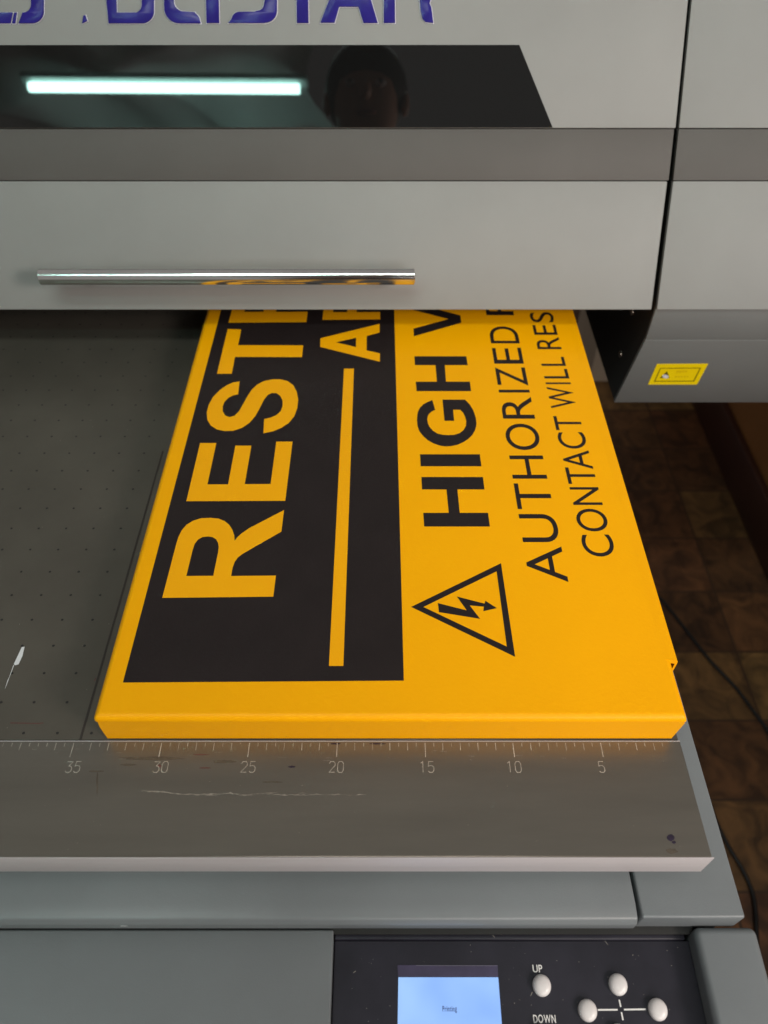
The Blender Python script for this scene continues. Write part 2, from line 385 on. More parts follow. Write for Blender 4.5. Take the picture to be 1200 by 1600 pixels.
# ---- blue dome lettering (only its lower half is in the picture)
def arc(cx, cy, rx, ry, a0, a1, n=8): return [(cx+rx*cos(radians(a0+(a1-a0)*i/n)), cy+ry*sin(radians(a0+(a1-a0)*i/n))) for i in range(n+1)]
TOPY = -46
letters = [
  ('S', [[(-45,37),(17,37),(20.5,20),(2,20),(-40,20)]]),
  ('S', [[(20,37),(24.5,37),(27,20),(23,20)]]),
  ('S', [[(30,37)]+arc(50,18,19,19,90,0)+[(69,-2),(67,-20),(52,-20),(49,-2)]+arc(38,8,11,12,0,90)+[(36,20)]]),
  ('dot', [[(129,37),(137,33),(134,24),(131,25)]]),
  ('B', [[(170,37)]+arc(222,18,19,19,90,0)+[(241,-1),(241,-14)]+arc(226,-30,14,12,60,-60,6)+[(236,TOPY),(168,TOPY),(166.5,-1)],
         [(183,20)]+list(reversed(arc(213,10,9.5,10,0,90)))[0:0]+arc(212,8,10,12,90,0)+[(222,-2),(222,-14),(182,-14)]]),
  ('C', [[(314,37),(290,37)]+arc(281,13,24,24,90,180)+[(256.5,-4),(258,TOPY),(274,TOPY),(272,-3)]+arc(290,2,18,17,180,110)+[(305,19.5)]+arc(300,34,13,14,-65,-5,5)]),
  ('I', [[(323,36.5),(343,36.5),(341,TOPY),(321,TOPY)]]),
  ('S', [[(357,36.5),(414,36.5)]+arc(414,17,19,19,90,0)+[(433,-3),(433,-20),(414,-20),(414,-1)]+arc(403,5,10,12,0,90)+[(398,18.5),(373,19)]+arc(374,32,12,13,-90,-170,5)]),
  ('T', [[(464,36.5),(482.5,36.5),(481,-28),(500,-28),(500,TOPY),(446,TOPY),(446,-28),(463,-28)]]),
  ('A', [[(500.5,36),(523,36),(530,11),(560,11),(568,36.5),(590.5,36.5),(566,TOPY),(532,TOPY)], [(536,-4),(556,-4),(548,-30)]]),
  ('R', [[(599.5,36.5),(617.5,36.5),(617,-10),(630,-10)]+arc(636,4,20,14,-90,0)[1:]+[(657,18),(660,30),(665,35),(677,36.5),(674,12)]+arc(640,-2,33,22,20,-40,5)+[(668,TOPY),(600,TOPY)]]),
]
def grow(loop, k):
    n = len(loop); out = []
    ar = sum(loop[i][0]*loop[(i+1) % n][1]-loop[(i+1) % n][0]*loop[i][1] for i in range(n))
    sg = 1 if ar > 0 else -1
    for i in range(n):
        p, q, r = Vector(loop[i-1]), Vector(loop[i]), Vector(loop[(i+1) % n])
        e1 = (q-p); e2 = (r-q)
        if e1.length < 1e-6 or e2.length < 1e-6: out.append(tuple(q)); continue
        n1 = Vector((e1.y, -e1.x)).normalized()*sg; n2 = Vector((e2.y, -e2.x)).normalized()*sg
        b = (n1+n2)
        b = b.normalized() if b.length > 1e-6 else n1
        out.append(tuple(q+b*k/max(0.6, b.dot(n1))))
    return out
for nm, loops in letters:
    m = MB()
    out = [grow(loops[0], 1.3)] + [grow(l, -1.2) for l in loops[1:]]
    m.prism([[onA(x, y, 0.03) for x, y in l] for l in out], -nA*0.02, 1)
    base = [[onA(x, y, 0.04) for x, y in l] for l in loops]
    m.prism(base, nA*0.10, 0)
    m.build('badge_letter', [M['blue'], M['white']], hu, 0.05, 2)
# ---- chrome bar handle
nH = nrm(A1); PH = Vector((0, *P0))
def onH(px, py, k): return onplane(px, py, PH+nH*k, nH)
OFF = 2.6
a, b = onH(63, 432, OFF), onH(648, 431.5, OFF); b.y, b.z = a.y, a.z
R = 0.66
m = MB(); e = Vector((0.06, 0, 0))
m.tube([a, a+e, b-e, b], [R-0.06, R, R, R-0.06], 32)
for fx in (0.10, 0.90):
    q = a.lerp(b, fx); m.tube([q-nH*0.3, q-nH*(OFF-0.02)], 0.4, 16)
m.build('handle', M['chrome'], hl, smooth=True, angle=30)

# ---- print bed
XB = onz(1062, 1157, 0).x                        # right edge of bed and ruler bar
XG = onz(124.5, 1157, 0).x                       # groove at the 35 mark
BZ = -0.06
m = MB(); gw = 0.13
m.box((XL, 0.07, BZ-0.7), (XB-0.05, BACK, BZ)); bed = m.build('print_bed', M['bed'], pr, 0.02, 1)
yg = onz(259, 705, BZ).y
m = MB(); m.box((XG-0.06, 0.08, BZ+0.004), (XG+0.07, yg, BZ+0.02)); m.build('bed_seam', M['seam'], bed)
m = MB(); m.box((XL, 0.2, BZ-1.6), (XB-0.3, BACK, BZ-0.7)); m.build('bed_base', M['black'], pr)
hx = onz(143, 1145.5, BZ); h0 = onz(90, 1145.5, BZ); sp = hx.x-h0.x
rows = [onz(600, y, BZ).y for y in (1145.5, 930)]
dy = (rows[1]-rows[0])/5.0
hl_ = []
for i in range(0, 24):
    for j in range(-20, 2):
        x = hx.x + (j)*sp; y = rows[0]+i*dy
        if x > 14 or x < -50: continue
        p = Vector((x, rows[0]+i*dy, BZ)) - CAM; zc = p.dot(FW)
        u_, v_ = 600+F*p.x/zc, 800-F*p.dot(UP)/zc
        seen = -6 < u_ < 1200 and v_ > 484 and u_ < 150+(1110-v_)*0.277
        hl_.append((not seen, zc, x, rows[0]+i*dy))
hl_.sort()
def hole(m, x, y, r_=0.085):
    m.flat([[Vector((x+r_*cos(t)*1.05+random.uniform(-.01,.01), y+r_*sin(t), BZ+0.012)) for t in [k*math.pi/5 for k in range(10)]]])
for _, _, x, y in hl_[:100]:
    m = MB(); hole(m, x, y); m.build('vacuum_hole', M['black'], bed)
m = MB()
for _, _, x, y in hl_[100:]: hole(m, x, y)
m.build('vacuum_holes', M['black'], bed)['kind'] = 'stuff'
# scrapes on the bed
def onbed(px, py, k=0.02): return onz(px, py, BZ+k)
m = MB(); m.flat([[onbed(*p) for p in ((34,1011),(38.5,1010.5),(35,1025),(29,1038),(23.5,1039.5),(21.5,1037.5),(27,1026))]])
m.ribbon([onbed(*p) for p in ((21.5,1039),(18,1049),(15,1057),(12,1064),(8,1076))], [0.05,0.035,0.02,0.05,0.008])
m.build('scrape', M['chip'], bed)
m = MB()
for pts in (((16,1129.5),(40,1130),(58,1130.5),(68,1129.5)), ((150,1059),(147,1064)), ):
    m = MB(); m.ribbon([onbed(*p) for p in pts], 0.06); m.build('red_smear', M['red'], bed)
m = MB()
for k in range(30):
    x = random.uniform(-32, -14.5); y = random.uniform(0.5, 30); r_ = random.uniform(0.008, 0.025)
    m.flat([[Vector((x+r_*cos(t)*random.uniform(.6, 1.6), y+r_*sin(t), BZ+0.015)) for t in [q*math.pi/3 for q in range(6)]]])
m.build('dust_specks', M['engr'], bed)['kind'] = 'stuff'

# ---- ruler bar
YF = onz(600, 1340, 0).y
m = MB(); m.box((XL, YF+0.04, -2.3), (XB, 0.0, 0.0)); bar = m.build('ruler_bar', M['bar'], pr, 0.03, 1)
m = MB(); e_ = onz(1117, 1340, 0).x
m.box((XL, YF-0.02, -2.28), (XB+0.12, YF+0.03, -0.02)); m.build('bar_front_edge', M['edge'], pr, 0.035, 2)
m = MB(); m.box((XL, -0.06, 0.004), (XB, -0.015, 0.02)); m.build('bar_back_edge_highlight', M['edge'], pr)  # pale strip painting the highlight along the bar's back edge
U5 = (onz(801, 1160, 0).x - onz(527, 1160, 0).x)/10.0          # cm of ruler per world cm
X20 = onz(527, 1160, 0).x
m = MB()
ZT = 0.012
for h in range(0, 110):
    cmv = h*0.5
    x = X20 + (20-cmv)*U5
    if x > XB-0.6 or x < -27: continue
    y1 = onz(600, 1183 if h % 10 == 0 else (1172.5 if h % 2 == 0 else 1166.5), 0).y
    y0 = -0.14
    if random.random() < 0.10 and h % 10: y1 *= 0.6
    m.ribbon([(x, y0, ZT), (x+random.uniform(-.008,.008), y1, ZT)], 0.048 if h % 10 == 0 else random.uniform(0.022, 0.042))
m.build('scale_marks', M['engr'], bar)
DIG = {'0': [(.12,0),(.0,.2),(0,.8),(.14,1),(.46,1),(.6,.8),(.6,.2),(.46,0),(.12,0)],
       '1': [(.1,.84),(.32,1),(.32,0)], '2': [(0,.82),(.12,1),(.46,1),(.6,.82),(.6,.64),(0,.02),(.6,.02)],
       '3': [(0,.98),(.58,.98),(.26,.58),(.46,.56),(.6,.40),(.6,.16),(.46,0),(.14,0),(0,.14)],
       '5': [(.56,1),(.06,1),(.02,.56),(.14,.62),(.42,.62),(.58,.46),(.58,.16),(.42,0),(.14,0),(0,.12)]}
hN = abs(onz(600, 1190, 0).y-onz(600, 1207, 0).y); yb = onz(600, 1207, 0).y
for v, px in ((35, 114.5), (30, 251), (25, 388), (20, 525.5), (15, 667), (10, 803), (5, 940)):
    m = MB(); s_ = str(v); wN = hN*0.85
    cx = onz(px, 1199, 0).x
    tot = 0.6*len(s_)+0.28*(len(s_)-1)
    for i, ch_ in enumerate(s_):
        ox = cx + (-tot/2 + i*0.88)*wN
        m.ribbon([(ox+x*wN, yb+y*hN, ZT) for x, y in DIG[ch_]], 0.038)
    m.build('scale_number', M['engr'], bar)
# scratches and stains on the bar
def onbar(px, py, k=0.012): return onz(px, py, k)
m = MB(); pts = []; ws = []
ctrl = [(221,1236),(250,1236.5),(290,1241),(330,1241.5),(360,1239),(385,1242),(410,1239.5),(440,1242),(470,1242.5),(500,1241),(540,1242),(577,1241.5)]
for (x0, y0), (x1, y1) in zip(ctrl, ctrl[1:]):
    for k in range(7):
        f = k/7; pts.append(onbar(x0+(x1-x0)*f, y0+(y1-y0)*f+random.uniform(-.9, .9))); ws.append(random.choice((0.008, 0.02, 0.03, 0.05, 0.07))*random.uniform(.7, 1.3))
m.ribbon(pts, ws); m.build('scratch', M['scrat'], bar)
for (x, y, l) in ((372,1243,26),(320,1243.5,20),(415,1238,18),(466,1240,14)):
    m = MB(); m.ribbon([onbar(x, y, .014), onbar(x+l*.5, y+random.uniform(-1.5,1.5), .014), onbar(x+l, y, .014)], [0.01, 0.04, 0.01]); m.build('scratch', M['scrat'], bar)
m = MB()
for k in range(40):
    x = random.uniform(-24, XB-1); y = random.uniform(YF+.3, -1.2); r_ = random.uniform(0.008, 0.03)
    m.flat([[Vector((x+r_*cos(t)*random.uniform(.6, 1.8), y+r_*sin(t), 0.013)) for t in [q*math.pi/3 for q in range(6)]]])
for k in range(26):
    x = random.uniform(-24, XB-1.5); y = random.uniform(-1.2, -.15)
    m.ribbon([(x, y, .0135), (x+random.uniform(-.3, .5), y+random.uniform(-.05, .05), .0135)], random.uniform(.008, .02))
m.build('fine_scratches', M['scrat'], bar)['kind'] = 'stuff'
def blob(m, px, py, rx, ry, k, n=14, jag=.35):
    m.flat([[onbar(px+rx*cos(t)*random.uniform(1-jag, 1), py+ry*sin(t)*random.uniform(1-jag, 1), k) for t in [q*2*math.pi/n for q in range(n)]]])
def spot(name, mtl, px, py, rx, ry, k, n=14, jag=.35):
    m = MB(); blob(m, px, py, rx, ry, k, n, jag); m.build(name, mtl, bar)
for q in ((1048,1309,6.5,6,.009,14,.25),(1053,1316,4,3,.008),(456,1198,7,2,.008),(525,1162,10,1.6,.008),(590,1162,16,1.3,.008)): spot('ink_stain', M['stain'], *q)
for q in ((249,1197,4,3,.007),(314,1179,15,1.2,.007),(320,1200,12,1.3,.007)): spot('red_smear', M['red'], *q)
for (x, y, rx, ry) in ((1050,1330,11,5),(240,1185,60,3),(200,1195,16,2),(350,1190,22,3),(150,1205,14,2),(152,1225,2,22),(425,1222,20,1.5)):
    spot('smear', M['smear'], x, y, rx, ry, .004+random.uniform(0, .002), 20, .4)

# ---- base cabinet under the bar
DZ = -3.5
YD = onz(600, 1438, DZ).y
XE = onz(1166, 1436, DZ).x
xs0 = onz(999, 1438, DZ).x; xs1 = onz(1004, 1436, DZ).x
m = MB(); m.prism([[(XL, -2.0, DZ), (XL, YD+0.80, DZ), (XL, YD+0.10, DZ-0.14), (XL, YD-0.12, DZ-0.50), (XL, YD-0.12, DZ-1.25), (XL, -2.0, DZ-1.25)]], (xs0-XL, 0, 0)); m.build('front_ledge', M['body'], pr, 0.10, 3)
m = MB(); m.box((xs1, YD+0.12, DZ-1.9), (XE, BACK, DZ)); m.build('side_ledge', M['body'], pr, 0.14, 4)
m = MB(); m.box((XL, YD+0.6, FLOOR), (XE-0.12, BACK, DZ-1.95)); m.build('cabinet', M['body'], pr, 0.1)
m = MB(); m.box((XL, -2.0, DZ-1.9), (xs1-0.02, BACK, DZ-0.8)); m.build('inner_tray', M['black'], pr)
# ---- console in front (tilted a little towards the operator)
TILT = radians(4)
nC = Vector((0, -sin(TILT), cos(TILT)))
KC = Vector((0, YD, DZ-2.25))
def onC(px, py, k=0.0): return onplane(px, py, KC+nC*k, nC)
def conslab(name, loop, k, th, mtl, bev, seg=3, parent=pr):
    m = MB(); m.prism([[onC(x, y, k) for x, y in loop]], -nC*th); return m.build(name, mtl, parent, bev, seg)
xl = onC(521, 1450, 0.35).x
def qx(x0, x1, ya, yb, k):
    A_ = onC(600, ya, k); B_ = onC(600, yb, k)
    return [Vector((x0, A_.y, A_.z)), Vector((x1, A_.y, A_.z)), Vector((x1, B_.y, B_.z)), Vector((x0, B_.y, B_.z))]
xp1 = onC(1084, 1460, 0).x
m = MB(); m.prism([qx(XL, xp1, 1440, 1460, 0.02)], -nC*0.2); m.build('gap_shadow_strip', M['black'], pr)  # black strip painting the shade in the gap under the ledge lip
m = MB(); m.prism([qx(XL, xl, 1452.5, 1900, 0.30)], -nC*1.5); m.build('front_door', M['body'], pr, 0.10, 3)
xp0, xp1 = xl+0.05, onC(1100, 1460, 0).x
m = MB(); m.prism([qx(xp0, xp1, 1470, 1900, -0.35)], -nC*1.0); cp = m.build('control_panel', M['panel'], pr, 0.03, 1)
m = MB(); m.prism([qx(xp0, onC(1070, 1458, 0).x, 1459, 1468.5, -0.1)], -nC*1.0); m.build('panel_trim', M['panel'], pr, 0.08, 3)
ze = 0.9
xe0, xe1 = onC(1085, 1453, ze).x, onC(1183, 1453, ze).x
m = MB(); m.prism([qx(xe0, xe1, 1448, 1900, ze)], -nC*6); m.build('console_end_cap', M['body'], pr, 0.38, 5)
m = MB(); A_ = onC(600, 1449, -1.4); m.box((XL, A_.y-14, FLOOR), (xe1-.3, YD+.55, A_.z-1.9)); m.build('console_cabinet', M['body'], pr, 0.1)
# display
KP = -0.35
def scr(loop, k0, k1, name, mtl, par, bev=0.0):
    m = MB(); m.prism([[onC(x, y, KP+k0) for x, y in loop]], -nC*(k0-k1)); return m.build(name, mtl, par, bev, 1)
scr([(621,1508),(777.5,1508),(778.5,1526.4),(622,1526.4)], 0.02, 0.0, 'display_bezel', M['bezel'], cp)
dis = scr([(622.5,1527),(778.5,1527),(791,1690),(620,1690)], 0.025, 0.0, 'display', M['lcd'], cp)
m = MB(); a_ = onC(691.5, 1580.5, KP+.032); sc = 0.25
put_word(m, 'Printing', lambda x, y: a_+Vector((x*sc*0.62, 0, 0))+Vector((0, cos(TILT), sin(TILT)))*y*sc, 0.012, 0.16)
m.build('display_text', M['lcdtxt'], cp)
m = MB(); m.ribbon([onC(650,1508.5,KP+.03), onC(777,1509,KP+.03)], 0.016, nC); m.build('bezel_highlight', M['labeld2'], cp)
# buttons
for px, py in ((846, 1540), (965, 1538.5), (917.5, 1579), (1027, 1577.5), (846, 1619), (966, 1618)):
    q = onC(px, py, KP); m = MB(); rings = []
    u_ = Vector((0, cos(TILT), sin(TILT)))
    RB = 0.49
    prof_ = [(1.0, 0.0), (1.0, 0.14), (0.95, 0.22), (0.82, 0.29), (0.6, 0.345), (0.3, 0.375)]
    n_ = 28; vs = []
    for rr, hh in prof_:
        vs += [q+Vector((1, 0, 0))*RB*rr*cos(2*math.pi*i/n_)+u_*RB*1.06*rr*sin(2*math.pi*i/n_)+nC*hh for i in range(n_)]
    vs.append(q+nC*0.38)
    fs = [(r_*n_+i, r_*n_+(i+1) % n_, (r_+1)*n_+(i+1) % n_, (r_+1)*n_+i) for r_ in range(len(prof_)-1) for i in range(n_)]
    fs += [((len(prof_)-1)*n_+i, (len(prof_)-1)*n_+(i+1) % n_, len(vs)-1) for i in range(n_)]
    m.add(vs, fs); m.build('button', M['button'], cp, smooth=True, angle=60)
# legends
for txt, px, py, wpx in (('UP', 833, 1519.5, 15.0), ('DOWN', 834, 1598.5, 35)):
    m = MB(); a_ = onC(px, py, KP+.012); b_ = onC(px+wpx, py, KP+.012); hgt = 0.36
    tmp = MB(); wd = put_word(tmp, txt, lambda x, y: (x, y, 0), 0.012, 0.16) - 0.16
    k_ = (b_.x-a_.x)/wd
    put_word(m, txt, lambda x, y: a_+Vector((x*k_, 0, 0))+Vector((0, cos(TILT), sin(TILT)))*y*hgt, 0.012, 0.16)
    m.build('legend', M['legend'], cp)
m = MB()
for p_, q_ in (((934,1578),(965,1577.7)),((975,1577.5),(1009,1577)),((967.5,1562),(970,1573.5)),((971,1581.5),(973.5,1594))):
    m.ribbon([onC(*p_, KP+.012), onC(*q_, KP+.012)], 0.075, nC)
m.build('cross_marking', M['legend'], cp)
m = MB()
for k in range(60):
    px = random.gauss(0, 1); x_ = random.choice((555, 600, 770, 990, 1040, 830))+px*45; y_ = random.uniform(1475, 1600)
    if not (530 < x_ < 1060) or (615 < x_ < 785 and y_ > 1505): continue
    r_ = random.uniform(.006, .02); q = onC(x_, y_, KP+.01)
    m.flat([[q+Vector((r_*cos(t)*random.uniform(.6, 1.6), r_*sin(t)*cos(TILT), r_*sin(t)*sin(TILT))) for t in [z*math.pi/3 for z in range(6)]]])
for p_, q_ in (((770,1461),(773,1465)),((783,1458),(784,1461)),((829,1556),(832,1550)),((945,1470),(950,1476)),((552,1520),(556,1517))):
    m.ribbon([onC(*p_, KP+.3 if p_[1] < 1468 else KP+.01), onC(*q_, KP+.3 if p_[1] < 1468 else KP+.01)], .02, nC)
m.build('dust_specks', M['engr'], cp)['kind'] = 'stuff'
m = MB(); q0 = onz(190, 1444, DZ-0.3)
m.flat([[Vector((q0.x+dx, YD-0.125, DZ-0.62+dz)) for dx, dz in ((-.18,.02),(-.02,.09),(.16,.05),(.30,-.02),(.1,-.1),(-.14,-.08))]])
m.build('paint_chip', M['chip'], pr)
# ================================================================== THE SIGN
H = 2.5
def onS(px, py, k=0.0): return onz(px, py, H+k)
XL0 = onS(147.5, 1106).x; XR0 = onS(1073.5, 1112).x; YB = 62.0
xfl = onz(168, 1154, 0.03).x; xfr = onz(1050, 1157, 0.03).x
sg = empty('warning_sign', 'yellow orange folded metal warning sign lying on the printer bed under the hood', 'sign', ((XL0+XR0)/2, 0.2, 0))
BR = 0.40                                        # bend radius
Yf = 0.12
yn = onS(1057, 1031).y                            # notch on the right side
m = MB(); NB = 8
def bend(k): a_ = math.pi/2*k/NB; return BR*(1-cos(a_)), BR*(1-sin(a_))      # k=0: flange side ... k=NB: top
# grid of the shell: rows along Y, columns along X
ysec = [Yf+bend(k)[1]*0 + (BR - BR*sin(math.pi/2*k/NB))*0 for k in range(1)]
cols = [(XL0 + BR*(1-sin(math.pi/2*k/NB)), -BR*(1-cos(math.pi/2*k/NB))) for k in range(NB, 0, -1)]
cols = [(XL0, -BR)] + [(XL0+BR*(1-cos(math.pi/2*k/NB)), -BR*(1-sin(math.pi/2*k/NB))) for k in range(1, NB+1)]
colsR = [(XR0-BR*(1-cos(math.pi/2*k/NB)), -BR*(1-sin(math.pi/2*k/NB))) for k in range(NB, 0, -1)] + [(XR0, -BR)]
allc = cols + colsR
rowsF = [(Yf, -BR)] + [(Yf+BR*(1-cos(math.pi/2*k/NB)), -BR*(1-sin(math.pi/2*k/NB))) for k in range(1, NB+1)]
rows_ = rowsF + [(YB, 0.0)]
vs = []
for (y, zr) in rows_:
    for (x, zc) in allc:
        # at the two front corners both bends meet: rounded corner
        rc = 0.22; dyc = y-Yf
        ins = rc-math.sqrt(max(0, rc*rc-(rc-dyc)**2)) if dyc < rc else 0.0
        x_ = x+ins if x < 0 else x-ins*0.35
        vs.append((x_, y, H - min(BR, math.hypot(zr, zc) if (zr and zc) else -(zr+zc))))
nc = len(allc); fs = []
for r_ in range(len(rows_)-1):
    for c_ in range(nc-1): fs.append((r_*nc+c_, r_*nc+c_+1, (r_+1)*nc+c_+1, (r_+1)*nc+c_))
# drop the degenerate lower corner column/row quads that fall below the bend
m.add(vs, fs)
# front flange with mitred ends
m.prism([[(XL0+0.22, Yf, H-BR), (XR0-0.12, Yf, H-BR), (XR0-0.06, Yf, H-BR-0.15), (xfr, Yf, 0.03), (xfl, Yf, 0.03), (XL0+0.16, Yf, H-BR-0.7)]], (0, 0.15, 0))
# left flange
m.prism([[(XL0, Yf+.24, H-BR), (XL0, YB, H-BR), (XL0, YB, 0.03), (XL0, Yf+.75, 0.03)]], (0.15, 0, 0))
# right flange: bend starts only after the notch; it stands a little proud of the top sheet
m.prism([[(XR0, Yf+.05, H-BR), (XR0, yn-0.25, H-BR), (XR0, yn-0.5, 0.03), (XR0, Yf+.9, 0.03)]], (-0.15, 0, 0))
pl = m.build('panel', M['yellow'], sg, smooth=True, angle=50)
m = MB()
xr2 = onS(1060, 1027).x
pr_ = [(XR0-0.9, -0.02), (XR0-0.33, 0.004), (xr2-0.10, -0.07), (xr2-0.02, -0.22), (xr2, -0.45), (xr2, -2.2), (xr2-0.12, -2.2), (xr2-0.13, -0.45), (XR0-0.5, -0.25)]
m.prism([[(x, yn, H+z) for x, z in pr_]], (0, YB-yn, 0)); m.build('side_flange', M['yellow'], sg, smooth=True, angle=50)
# printed black field
K1, K2 = 0.012, 0.024
b0, b1 = onS(192, 1066.5, K1), onS(631, 1063.5, K1); bt0, bt1 = onS(345.6, 484, K1), onS(616, 485, K1)
def at_y(A, B, y): f = (y-A.y)/(B.y-A.y); return A.x+(B.x-A.x)*f
xa, xb = (b0.x+bt0.x)/2, (b1.x+bt1.x)/2
m = MB(); m.flat([[(b0.x, b0.y, H+K1), (b1.x, b1.y, H+K1), (at_y(b1, bt1, 58), 58, H+K1), (at_y(b0, bt0, 58), 58, H+K1)]])
fld = m.build('black_field', M['ink'], sg)
def Z(ox, oy, s): return lambda p: (ox+p[0]/s, oy+p[1]/s)
zA, zB, zC, zD, zE, zF = Z(180,690,3.158), Z(300,470,3.3333), Z(630,480,7.0588), Z(630,640,6.0), Z(770,690,5.714), Z(630,860,6.0)
zR = Z(340,475,3.75)
def Wp(pts, z, k): return [onS(*z(p), k) for p in pts]
Rout = [(232,771),(780,765),(793,661),(572,663),(576,640),(580,620),(590,593),(605,572),(630,553),(680,524),(820,444),(833,338),(740,386),(660,428),(625,452),(605,470),(589,489),(587,462),(578,435),(562,410),(540,392),(510,380),(470,376),(425,378),(385,390),(352,410),(328,438),(312,470),(300,510)]
Rin = [(351,663),(484,662),(508,545),(511,520),(508,500),(498,482),(480,471),(458,468),(430,471),(408,484),(392,505),(382,535)]
wRo, wRi = Wp(Rout, zA, K2), Wp(Rin, zA, K2)
def Wl(name, loops, mtl, parent=sg):
    m = MB(); m.flat(loops); return m.build(name, mtl, parent)
Wl('letter', [wRo, wRi], M['yink'])
Wl('letter', [Wp([(351,294),(839,292),(875,0),(795,0),(767,209),(639,210),(672,20),(593,20),(557,211),(455,211),(499,7),(419,7)], zA, K2)], M['yink'])
Wl('letter', [Wp([(248,420),(215,425),(180,440),(145,465),(110,500),(88,540),(77,580),(80,620),(98,650),(130,670),(170,678),(215,677),(260,662),(300,635),(330,600),(355,555),(375,515),(395,490),(415,480),(440,481),(460,495),(472,520),(472,548),(462,575),(440,595),(410,608),(376,616),(372,690),(420,680),(465,662),(505,635),(533,600),(548,560),(553,515),(546,475),(528,440),(498,418),(460,409),(420,409),(375,418),(340,436),(312,462),(290,495),(265,540),(245,575),(222,598),(195,606),(172,597),(160,575),(160,550),(170,525),(190,505),(215,492),(240,487)], zB, K2)], M['yink'])
Wl('letter', [Wp([(186,147),(256,149),(240,231),(579,232),(573,293),(224,292),(207,380),(130,380)], zB, K2)], M['yink'])
# second R of the first line and the R of the second line: same letterform, moved along the line
def moved(loop, y_from, y_to, x_from=None, x_to=None, sx=1.0, sy=1.0):
    return [Vector(((p.x-(x_from or 0))*sx+(x_to or 0) if x_from is not None else p.x, y_to+(p.y-y_from)*sy, p.z)) for p in loop]
ys_ = wRo[0].y
y2 = onS(*zR((300, 111)), 0).y
Wl('letter', [moved(wRo, ys_, y2), moved(wRi, ys_, y2)], M['yink'])
A0 = onS(*zR((614, 94)), 0); A1_ = onS(*zR((952, 94)), 0)
ksc = (A1_.x-A0.x)/(wRo[1].x-wRo[0].x)
Wl('letter', [moved(wRo, ys_, A0.y, wRo[0].x, A0.x, ksc, ksc*0.95), moved(wRi, ys_, A0.y, wRo[0].x, A0.x, ksc, ksc*0.95)], M['yink'])
Wl('letter', [Wp([(668,240),(669,195),(977,120),(977,165),(910,183),(909,258),(979,274),(978,317)], zB, K2), Wp([(750,216),(855,192),(854,241)], zB, K2)], M['yink'])
Wl('rule_line', [[onS(514,1040.5,K2), onS(536.5,1040.5,K2), onS(553,576,K2), onS(537.5,576,K2)]], M['yink'])
# black lettering on yellow
def Wg(pts, z, k, g=0.7): return [onS(*p, k) for p in grow([z(p) for p in pts], g)]
Wl('letter', [Wg([(193,972),(432,972),(410,745),(181,744),(175,636),(744,636),(758,744),(504,744),(527,972),(792,972),(808,1092),(201,1092)], zD, K1)], M['ink'])
Wl('letter', [Wg([(162,423),(715,423),(729,527),(168,527)], zD, K1)], M['ink'])
G3 = [(439,1024),(680,1024),(730,1075),(770,1140),(795,1215)]
G4 = [(680,100),(683,130),(680,155),(668,195),(645,235),(610,270),(565,300),(510,325),(450,338),(400,341),(350,335),(290,315),(235,285),(190,245),(155,200),(138,150),(133,100),(137,55)]
G5 = [(160,1190),(170,1150),(190,1110),(225,1075),(270,1050),(319,1031),(347,1129),(310,1148),(280,1175),(265,1205),(260,1240)]
G6 = [(222,95),(228,130),(245,165),(275,200),(320,228),(370,240),(420,243),(480,240),(530,225),(570,195),(592,155),(596,110),(585,65)]
G7 = [(665,1160),(630,1126),(545,1126),(557,1248),(460,1248)]
GP = [zC(p) for p in G3]+[zD(p) for p in G4]+[zC(p) for p in G5]+[zD(p) for p in G6]+[zC(p) for p in G7]
Wl('letter', [Wg(GP, lambda p: p, K1)], M['ink'])
Wl('letter', [Wg([(129,546),(692,546),(706,634),(454,634),(468,826),(732,826),(744,921),(152,921),(144,827),(377,826),(361,634),(134,634)], zC, K1)], M['ink'])
vL = Wp([(119,321),(641,172),(633,90),(500,127),(113,236)], zC, K1)
ap = (vL[1]+vL[2])*0.5
lo = [vL[0], vL[1], vL[2], None, vL[3], vL[4]]
mir = lambda p: Vector((p.x, 2*ap.y-p.y, p.z))
inn = Vector((vL[3].x, ap.y, vL[3].z))
Wl('letter', [[vL[0], vL[1], mir(vL[1]), mir(vL[0]), mir(vL[4]), inn, vL[4]]], M['ink'])
# thin lines of text
def line(chars, capx, basex, off=-0.002):
    for ch_, ya, yb_ in chars:
        Y0, Y1 = onS(600, ya, K1).y, onS(600, yb_, K1).y
        ov = 0.012 if ch_ in 'OCSU' else 0.0
        m = MB()
        def fn(u, v, ov=ov, ch_=ch_):
            lo_ = -ov if ch_ in 'OCSU' else 0; hi = 1+ov if ch_ in 'OCS' else 1
            vv = lo_+v*(hi-lo_)
            return Vector((basex+(capx-basex)*vv, Y0+(Y1-Y0)*u, H+K1))
        put_glyph(m, ch_, fn, off); m.build('letter', M['ink'], sg)
bx, cx_ = onS(849.1, 717.6).x, onS(795.5, 711.7).x
line([('A',909.3,854),('U',847,803.2),('T',795.4,755.3),('H',747.9,711.7),('O',703.1,662),('R',654.2,620.2),('I',613.3,608.9),('Z',602.5,574),('E',568.2,543.2),('D',536.5,509.9),('P',492.5,464)], cx_, bx)
bx, cx_ = onS(941.9, 788.9).x, onS(889.7, 761.2).x
line([('C',869.6,835.3),('O',830.2,795),('N',788.9,761.2),('T',756,730.3),('A',732.7,703.8),('C',700.9,675.3),('T',672,650.1),('W',637.7,604.7),('I',600.1,597.5),('L',591.3,576.3),('L',571.7,557.6),('R',545.5,526.8),('E',523.1,507.5),('S',503.5,487.7),('U',481,462)], cx_, bx)
